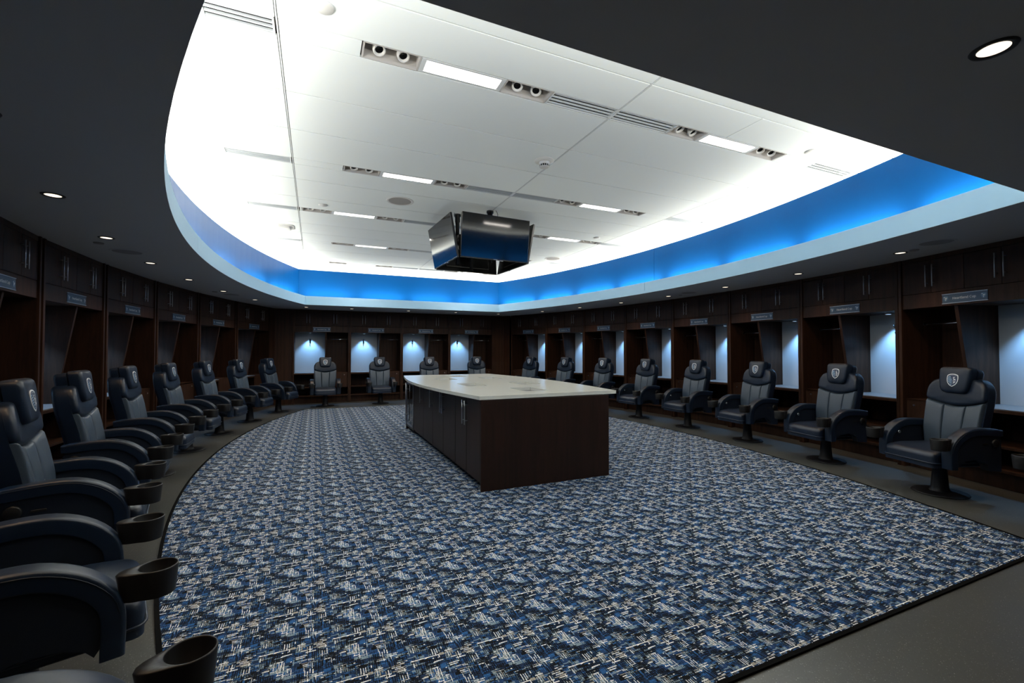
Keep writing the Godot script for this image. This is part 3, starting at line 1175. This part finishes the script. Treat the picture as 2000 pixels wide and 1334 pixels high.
	tag(comb, "pale polished stone countertop with bowed long edges and six rectangular openings", "countertop")


func side_handle(parent: Node, x: float, side: int, z: float, y: float, length: float) -> void:
	var st := begin()
	st.set_smooth_group(0)
	var out := x + side * 0.036
	tube(st, [Vector3(out, y, z), Vector3(out, y + length, z)], 0.0065, 10)
	for u in [0.17, 0.83]:
		tube(st, [Vector3(x, y + length * u, z), Vector3(out, y + length * u, z)], 0.005, 8)
	part("handle", st, M.steel, parent).set_meta("label", "brushed steel bar handle")


# ---------------------------------------------------------------- televisions
func build_televisions() -> void:
	var c := Vector3(2.25, 0, -6.28)
	var yaw := deg_to_rad(3.0)
	var names := ["facing the front of the room", "facing the right locker row", "facing the back wall", "facing the left locker row"]
	for k in 4:
		var turn: float = yaw + PI / 2 * k
		var o := thing("television", "black flat television on a ceiling pole, tilted down, " + names[k], "television", c + Vector3(0, 2.645, 0), turn, "hanging televisions")
		var tilt := deg_to_rad(6.0 if k % 2 == 0 else 10.5)
		var t := Transform3D(Basis(Vector3.RIGHT, tilt), Vector3(0, 0, 0.545))
		var w := 0.513
		var h := 0.6
		var st := begin()
		box(st, Vector3(-w, 0, -0.03), Vector3(w, h, 0.0), 0.004, t)
		box(st, Vector3(-w * 0.7, 0.06, -0.06), Vector3(w * 0.7, h * 0.75, -0.03), 0.012, t)
		part("housing", st, M.tv, o)
		st = begin()
		box(st, Vector3(-w + 0.008, 0.014, 0.0), Vector3(w - 0.008, h - 0.008, 0.0015), 0.0005, t)
		part("screen", st, M.screen, o).set_meta("label", "switched-off glossy black screen")
		st = begin()
		box(st, Vector3(-0.03, 0.004, 0.0), Vector3(0.03, 0.01, 0.002), 0, t)
		box(st, Vector3(0.07, -0.006, -0.02), Vector3(0.12, 0.0, 0.0), 0, t)
		part("badge", st, M.steel, o)
		st = begin()
		st.set_smooth_group(0)
		var pz := 0.36
		lathe(st, [Vector2(0.028, -0.005), Vector2(0.028, HIGH - 2.645 - 0.11), Vector2(0.036, HIGH - 2.645 - 0.11), Vector2(0.036, HIGH - 2.645 - 0.03), Vector2(0.05, HIGH - 2.645 - 0.03), Vector2(0.05, HIGH - 2.645)], 20, Transform3D(Basis.IDENTITY, Vector3(0, 0.0, pz)))
		var pole := part("ceiling_pole", st, M.black, o)
		st = begin()
		box(st, Vector3(-0.12, 0.2, pz - 0.02), Vector3(0.12, 0.42, pz + 0.02), 0.004)
		box(st, Vector3(-0.04, 0.28, pz), Vector3(0.04, 0.34, 0.5), 0.004)
		part("bracket", st, M.black, pole)
		st = begin()
		st.set_smooth_group(0)
		var pts := []
		for i in 15:
			var u := i / 14.0
			pts.append(Vector3(0.06 + 0.03 * sin(u * 9.0), lerpf(HIGH - 2.645, 0.34, u), pz + 0.04 + 0.03 * sin(u * 5.0 + 1.0)))
		tube(st, pts, 0.004, 6)
		part("cable", st, M.black, pole)


# ---------------------------------------------------------------- chairs
func build_chairs() -> void:
	var proto := make_chair()
	var spots := []
	var backs := [0.245, 1.59, 2.94, 4.34]
	for k in 4:
		spots.append([Vector3(backs[k], 0, -12.2), 0.0, "navy leather recliner before the back lockers, %s from the left" % ORD[k]])
	for k in 9:
		var a := on_side(-1, 20.75 - 5.5 * k, 0.425)
		spots.append([a[0], a[1], "navy leather recliner in the left row, %s from the back corner" % ORD[k]])
	for k in 9:
		var b := on_side(1, 20.1 - 5.34 * k, 0.52)
		spots.append([b[0], b[1], "navy leather recliner in the right row, %s from the back corner" % ORD[k]])
	for i in spots.size():
		var o := proto
		if i > 0:
			o = proto.duplicate()
			o.name = numbered("recliner_chair")
			add_child(o)
		o.position = spots[i][0]
		o.rotation.y = spots[i][1]
		tag(o, spots[i][2], "chair", "team recliner chairs")


# carries a point of the back's own plane (x across, y up the back, z towards the sitter) into the chair
func back_bend(v: Vector3) -> Vector3:
	var tilt := deg_to_rad(9.0)
	var z := v.z + 0.03 * pow(absf(v.x) / 0.28, 2.4) * clampf((v.y + 0.1) / 0.3, 0.3, 1.0) + 0.02 * sin(clampf(v.y / 0.5, 0, 1) * PI)
	return Vector3(v.x * 0.92, 0.395 + v.y * cos(tilt) + z * sin(tilt) * 0.6, -0.175 - v.y * sin(tilt) + z * cos(tilt))


func make_chair() -> Node3D:
	var o := thing("recliner_chair", "x", "chair")
	# foot and column
	var st := begin()
	st.set_smooth_group(0)
	lathe(st, [Vector2(0.0, 0.0), Vector2(0.21, 0.0), Vector2(0.215, 0.006), Vector2(0.207, 0.014), Vector2(0.12, 0.022), Vector2(0.0, 0.024)], 40)
	part("base_plate", st, M.pedestal, o)
	st = begin()
	st.set_smooth_group(0)
	lathe(st, [Vector2(0.085, 0.018), Vector2(0.076, 0.03), Vector2(0.068, 0.06), Vector2(0.054, 0.24), Vector2(0.054, 0.33)], 28)
	part("pedestal", st, M.pedestal, o)
	# seat
	part("seat_pan", slab(Vector3(-0.235, 0.305, -0.22), Vector3(0.235, 0.345, 0.29), 0.015), M.arm_panel, o)
	st = begin()
	pillow(st, rounded([Vector2(-0.244, -0.24), Vector2(0.244, -0.24), Vector2(0.25, 0.355), Vector2(-0.25, 0.355)], [0.03, 0.03, 0.06, 0.06]), 0.325, 0.468, 0.05, 0.01, func(v): return Vector3(v.x, v.z - 0.02 * smoothstep(0.15, 0.36, v.y), v.y))
	var seat := part("seat_cushion", st, M.leather, o)
	st = begin()
	st.set_smooth_group(0)
	var rim := rounded([Vector2(-0.246, -0.23), Vector2(0.246, -0.23), Vector2(0.254, 0.36), Vector2(-0.254, 0.36)], [0.03, 0.03, 0.06, 0.06])
	var loop := []
	for q in rim:
		loop.append(Vector3(q.x, 0.35, q.y))
	loop.append(loop[0])
	tube(st, loop, 0.006, 6)
	part("piping", st, M.leather, seat)
	# back: shell, three grey panels, navy yoke, headrest
	st = begin()
	pillow(st, rounded([Vector2(-0.25, 0.0), Vector2(0.25, 0.0), Vector2(0.29, 0.3), Vector2(0.288, 0.64), Vector2(0.2, 0.725), Vector2(-0.2, 0.725), Vector2(-0.288, 0.64), Vector2(-0.29, 0.3)], [0.03, 0.03, 0.1, 0.08, 0.06, 0.06, 0.08, 0.1]), 0.03, 0.13, 0.03, 0.0, func(v): return back_bend(Vector3(v.x, v.y, -v.z + 0.05) + Vector3(0, 0, 0.0)))
	var shell := part("back_shell", st, M.leather, o)
	st = begin()
	pillow(st, rounded([Vector2(-0.145, 0.6), Vector2(0.145, 0.6), Vector2(0.165, 0.82), Vector2(-0.165, 0.82)], [0.04, 0.04, 0.06, 0.06]), -0.02, 0.06, 0.03, 0.0, func(v): return back_bend(Vector3(v.x, v.y, -v.z + 0.0)))
	part("head_shell", st, M.leather, shell)
	var top_edge := func(x: float) -> float: return 0.445 + 0.055 * pow(absf(x) / 0.28, 1.6)
	for s in [-1, 0, 1]:
		var a := -0.105
		var b := 0.105
		var a0 := -0.088
		var b0 := 0.088
		if s != 0:
			a = 0.105
			b = 0.279
			a0 = 0.088
			b0 = 0.25
		var pts := []
		pts.append(Vector2(a0, 0.01))
		pts.append(Vector2(b0, 0.01))
		pts.append(Vector2(lerpf(b0, b, 0.65), 0.25))
		for k in 5:
			var x := lerpf(b - 0.002, a + 0.002, k / 4.0)
			pts.append(Vector2(x, top_edge.call(x)))
		if s < 0:
			for k in pts.size():
				pts[k].x = -pts[k].x
		st = begin()
		pillow(st, rounded(pts, [0.012]), 0.0, 0.062, 0.022, 0.003, back_bend)
		part("back_panel", st, M.leather_grey, o).set_meta("label", "slate grey leather back panel")
	st = begin()
	var yoke := []
	for k in 9:
		var x2 := lerpf(-0.284, 0.284, k / 8.0)
		yoke.append(Vector2(x2, top_edge.call(x2) + 0.004))
	yoke.append_array([Vector2(0.29, 0.55), Vector2(0.28, 0.63), Vector2(0.24, 0.695), Vector2(0.17, 0.72), Vector2(0, 0.70), Vector2(-0.17, 0.72), Vector2(-0.24, 0.695), Vector2(-0.28, 0.63), Vector2(-0.29, 0.55)])
	pillow(st, rounded(yoke, [0.03]), 0.0, 0.07, 0.036, 0.006, back_bend)
	part("yoke", st, M.leather, o)
	st = begin()
	var head_front := 0.116
	pillow(st, rounded([Vector2(-0.125, 0.572), Vector2(0.125, 0.572), Vector2(0.15, 0.68), Vector2(0.158, 0.832), Vector2(-0.158, 0.832), Vector2(-0.15, 0.68)], [0.06, 0.06, 0.05, 0.05, 0.05, 0.05]), 0.03, head_front, 0.032, 0.006, back_bend)
	var head := part("headrest", st, M.leather, o)
	# stitched crest on the headrest
	emblem(head, head_front + 0.007)
	# arms
	for s in [-1, 1]:
		arm(o, s)
	# recline button on the inside of the right arm
	st = begin()
	st.set_smooth_group(0)
	lathe(st, [Vector2(0.017, 0.0), Vector2(0.017, 0.006), Vector2(0.012, 0.009), Vector2(0.0, 0.009)], 16, Transform3D(Basis(Vector3.BACK, PI / 2), Vector3(0.0, 0, 0)))
	var btn := part("recline_button", st, M.chrome, o)
	btn.position = Vector3(-0.26, 0.55, 0.15)
	btn.rotation.y = PI
	return o


func arm_path() -> Array:
	var c := Curve2D.new()
	c.add_point(Vector2(-0.24, 0.634), Vector2.ZERO, Vector2(0.1, 0.01))
	c.add_point(Vector2(0.07, 0.642), Vector2(-0.08, 0.003), Vector2(0.09, -0.004))
	c.add_point(Vector2(0.245, 0.52), Vector2(-0.03, 0.08), Vector2(0.018, -0.06))
	c.add_point(Vector2(0.262, 0.315), Vector2(0, 0.07), Vector2.ZERO)
	var out := []
	for i in 25:
		out.append(c.sample_baked(c.get_baked_length() * i / 24.0, true))
	return out


func arm(o: Node3D, s: int) -> void:
	var path := arm_path()
	var xm := s * 0.307
	# padded band: a rounded section swept along the path
	var st := begin()
	st.set_smooth_group(0)
	var sec := rounded([Vector2(-0.046, -0.034), Vector2(0.046, -0.034), Vector2(0.046, 0.034), Vector2(-0.046, 0.034)], [0.006, 0.006, 0.015, 0.015], 4, 0.03)
	var rings := []
	for i in path.size():
		var d: Vector2 = (path[min(i + 1, path.size() - 1)] - path[max(i - 1, 0)]).normalized()
		var up := Vector2(-d.y, d.x)
		var taper := 1.0 if i > 1 else 0.85
		var ring := []
		for q in sec:
			var p: Vector2 = path[i] + up * q.y * taper
			ring.append(Vector3(xm + q.x, p.y, p.x))
		rings.append(ring)
	var n := sec.size()
	for i in rings.size() - 1:
		for k in n:
			quad(st, rings[i][k], rings[i][(k + 1) % n], rings[i + 1][(k + 1) % n], rings[i + 1][k])
	st.set_smooth_group(-1)
	for e in [0, rings.size() - 1]:
		var c := Vector3.ZERO
		for p in rings[e]:
			c += p / n
		for k in n:
			if e == 0:
				tri(st, rings[e][(k + 1) % n], rings[e][k], c)
			else:
				tri(st, rings[e][k], rings[e][(k + 1) % n], c)
	var band := part("armrest", st, M.leather, o)
	# panel under the band, arched below
	st = begin()
	var poly := PackedVector2Array()
	for i in range(1, 23):
		var d2: Vector2 = (path[i + 1] - path[i - 1]).normalized()
		poly.append(path[i] - Vector2(-d2.y, d2.x) * 0.03)
	poly.append_array([Vector2(0.215, 0.335), Vector2(0.19, 0.365), Vector2(0.13, 0.39), Vector2(0.04, 0.4), Vector2(-0.04, 0.385), Vector2(-0.085, 0.35), Vector2(-0.105, 0.295), Vector2(-0.23, 0.285), Vector2(-0.233, 0.57)])
	prism(st, poly, xm - 0.034, xm + 0.034, Transform3D(Basis(Vector3(0, 0, 1), Vector3(1, 0, 0), Vector3(0, 1, 0)), Vector3.ZERO))
	var panel := part("arm_panel", st, M.arm_panel, o)
	# round cap and slot on the outside
	st = begin()
	st.set_smooth_group(0)
	lathe(st, [Vector2(0.036, 0.0), Vector2(0.036, 0.012), Vector2(0.03, 0.016), Vector2(0.0, 0.017)], 22, Transform3D(Basis(Vector3.BACK, -s * PI / 2), Vector3(xm + s * 0.034, 0.545, -0.165)))
	part("pivot_cap", st, M.cup, panel)
	st = begin()
	box(st, Vector3(minf(xm + s * 0.033, xm + s * 0.037), 0.533, -0.10), Vector3(maxf(xm + s * 0.033, xm + s * 0.037), 0.545, -0.04), 0.001)
	part("switch", st, M.black, panel)
	# stitched seam along the band
	st = begin()
	var seam := []
	for i in range(1, 20):
		var d3: Vector2 = (path[i + 1] - path[i - 1]).normalized()
		var p3: Vector2 = path[i] + Vector2(-d3.y, d3.x) * 0.018
		seam.append(Vector3(xm + s * 0.0465, p3.y, p3.x))
	tube(st, seam, 0.0016, 5)
	part("seam", st, M.arm_panel, band)
	cup_holder(o, Vector3(xm + s * 0.014, 0.0, 0.385))


# a drop-shaped holder: round cup whose rim runs back into a strap at the arm
func cup_holder(o: Node3D, c: Vector3) -> void:
	var y1 := 0.59
	var y0 := 0.49
	var n := 40
	var outer := []
	var inner := []
	for k in n:
		var a := TAU * k / n
		var d := Vector2(sin(a), cos(a))
		var r := 0.063
		# pull the ring out into a tail towards the arm (negative z)
		var back := maxf(0.0, -d.y)
		r += 0.05 * pow(back, 9.0) + 0.006 * pow(back, 3.0)
		outer.append(d * r)
		inner.append(d * 0.0565)
	var st := begin()
	st.set_smooth_group(0)
	var lip := 0.004
	var prof := [[outer, 0.86, y0], [outer, 1.0, y1 - lip], [outer, 0.975, y1], [inner, 1.03, y1], [inner, 1.0, y1 - lip], [inner, 0.9, y0 + 0.01], [inner, 0.0, y0 + 0.008]]
	for i in prof.size() - 1:
		var p: Array = prof[i]
		var q: Array = prof[i + 1]
		for k in n:
			var k2 := (k + 1) % n
			var a0: Vector2 = p[0][k] * p[1]
			var a1: Vector2 = p[0][k2] * p[1]
			var b0: Vector2 = q[0][k] * q[1]
			var b1: Vector2 = q[0][k2] * q[1]
			quad(st, c + Vector3(a0.x, p[2], a0.y), c + Vector3(a1.x, p[2], a1.y), c + Vector3(b1.x, q[2], b1.y), c + Vector3(b0.x, q[2], b0.y))
	st.set_smooth_group(-1)
	for k in n:
		var e0: Vector2 = outer[k] * 0.86
		var e1: Vector2 = outer[(k + 1) % n] * 0.86
		tri(st, c + Vector3(e1.x, y0, e1.y), c + Vector3(e0.x, y0, e0.y), c + Vector3(0, y0, 0))
	part("cup_holder", st, M.cup, o).set_meta("label", "black drop-shaped plastic cup holder")


func emblem(head: Node, z: float) -> void:
	var size := 0.116
	var at := Vector2(0, 0.70)
	var st := begin()
	var shell := crest_points(size)
	var field := crest_points(size * 0.88)
	var layers := [[shell, 0.0, Color(0.8, 0.82, 0.82)], [field, 0.0008, Color(0.012, 0.03, 0.075)]]
	for l in layers:
		st.set_color(l[2])
		var idx := Geometry2D.triangulate_polygon(l[0])
		for k in range(0, idx.size(), 3):
			var t := []
			for j in 3:
				var q: Vector2 = l[0][idx[k + j]] + at
				t.append(back_bend(Vector3(q.x, q.y, z + l[1])))
			if (l[0][idx[k + 1]] - l[0][idx[k]]).cross(l[0][idx[k + 2]] - l[0][idx[k]]) < 0:
				t.reverse()
			tri(st, t[0], t[1], t[2])
	# edge of the raised border
	st.set_color(Color(0.8, 0.82, 0.82))
	for k in shell.size():
		var a := shell[k] + at
		var b := shell[(k + 1) % shell.size()] + at
		quad(st, back_bend(Vector3(b.x, b.y, z - 0.006)), back_bend(Vector3(a.x, a.y, z - 0.006)), back_bend(Vector3(a.x, a.y, z)), back_bend(Vector3(b.x, b.y, z)))
	# five pale bars on the left half, rising to the right
	st.set_color(Color(0.3, 0.48, 0.64))
	for k in 6:
		var y: float = 0.27 - 0.125 * k
		var left: float = [-0.4, -0.43, -0.41, -0.35, -0.26, -0.12][k]
		var right: float = [-0.17, -0.09, -0.03, -0.02, -0.02, -0.02][k]
		ribbon(st, [Vector2(left, y - 0.05), Vector2(lerpf(left, right, 0.5), y), Vector2(right, y + 0.012)], 0.058, size, at, z + 0.0016)
	# arc of small lettering under the top edge, read as a pale dotted band
	st.set_color(Color(0.42, 0.46, 0.48))
	for k in 9:
		var x := lerpf(-0.3, 0.3, k / 8.0)
		var yy := 0.405 - 0.42 * x * x
		ribbon(st, [Vector2(x - 0.022, yy), Vector2(x + 0.022, yy)], 0.035, size, at, z + 0.0016)
	# interlaced S and C
	st.set_color(Color(0.8, 0.82, 0.82))
	ribbon(st, [Vector2(0.22, 0.2), Vector2(0.16, 0.255), Vector2(0.09, 0.235), Vector2(0.07, 0.175), Vector2(0.12, 0.115), Vector2(0.2, 0.06), Vector2(0.26, -0.01), Vector2(0.27, -0.1), Vector2(0.22, -0.18), Vector2(0.14, -0.25), Vector2(0.08, -0.27)], 0.05, size, at, z + 0.0016)
	ribbon(st, [Vector2(0.31, 0.03), Vector2(0.26, 0.09), Vector2(0.18, 0.08), Vector2(0.11, 0.0), Vector2(0.1, -0.09), Vector2(0.15, -0.16), Vector2(0.24, -0.19), Vector2(0.3, -0.16)], 0.042, size, at, z + 0.0022)
	part("emblem", st, M.emblem, head).set_meta("label", "shield crest with pale bars and interlaced letters")


func ribbon(st: SurfaceTool, pts: Array, width: float, size: float, at: Vector2, z: float) -> void:
	var l := []
	var r := []
	for i in pts.size():
		var d: Vector2 = (pts[min(i + 1, pts.size() - 1)] - pts[max(i - 1, 0)]).normalized()
		var n := Vector2(-d.y, d.x) * width / 2
		l.append((pts[i] + n) * size * Vector2(0.92, 1.0) + at)
		r.append((pts[i] - n) * size * Vector2(0.92, 1.0) + at)
	for i in pts.size() - 1:
		quad(st, back_bend(Vector3(r[i].x, r[i].y, z)), back_bend(Vector3(r[i + 1].x, r[i + 1].y, z)), back_bend(Vector3(l[i + 1].x, l[i + 1].y, z)), back_bend(Vector3(l[i].x, l[i].y, z)))
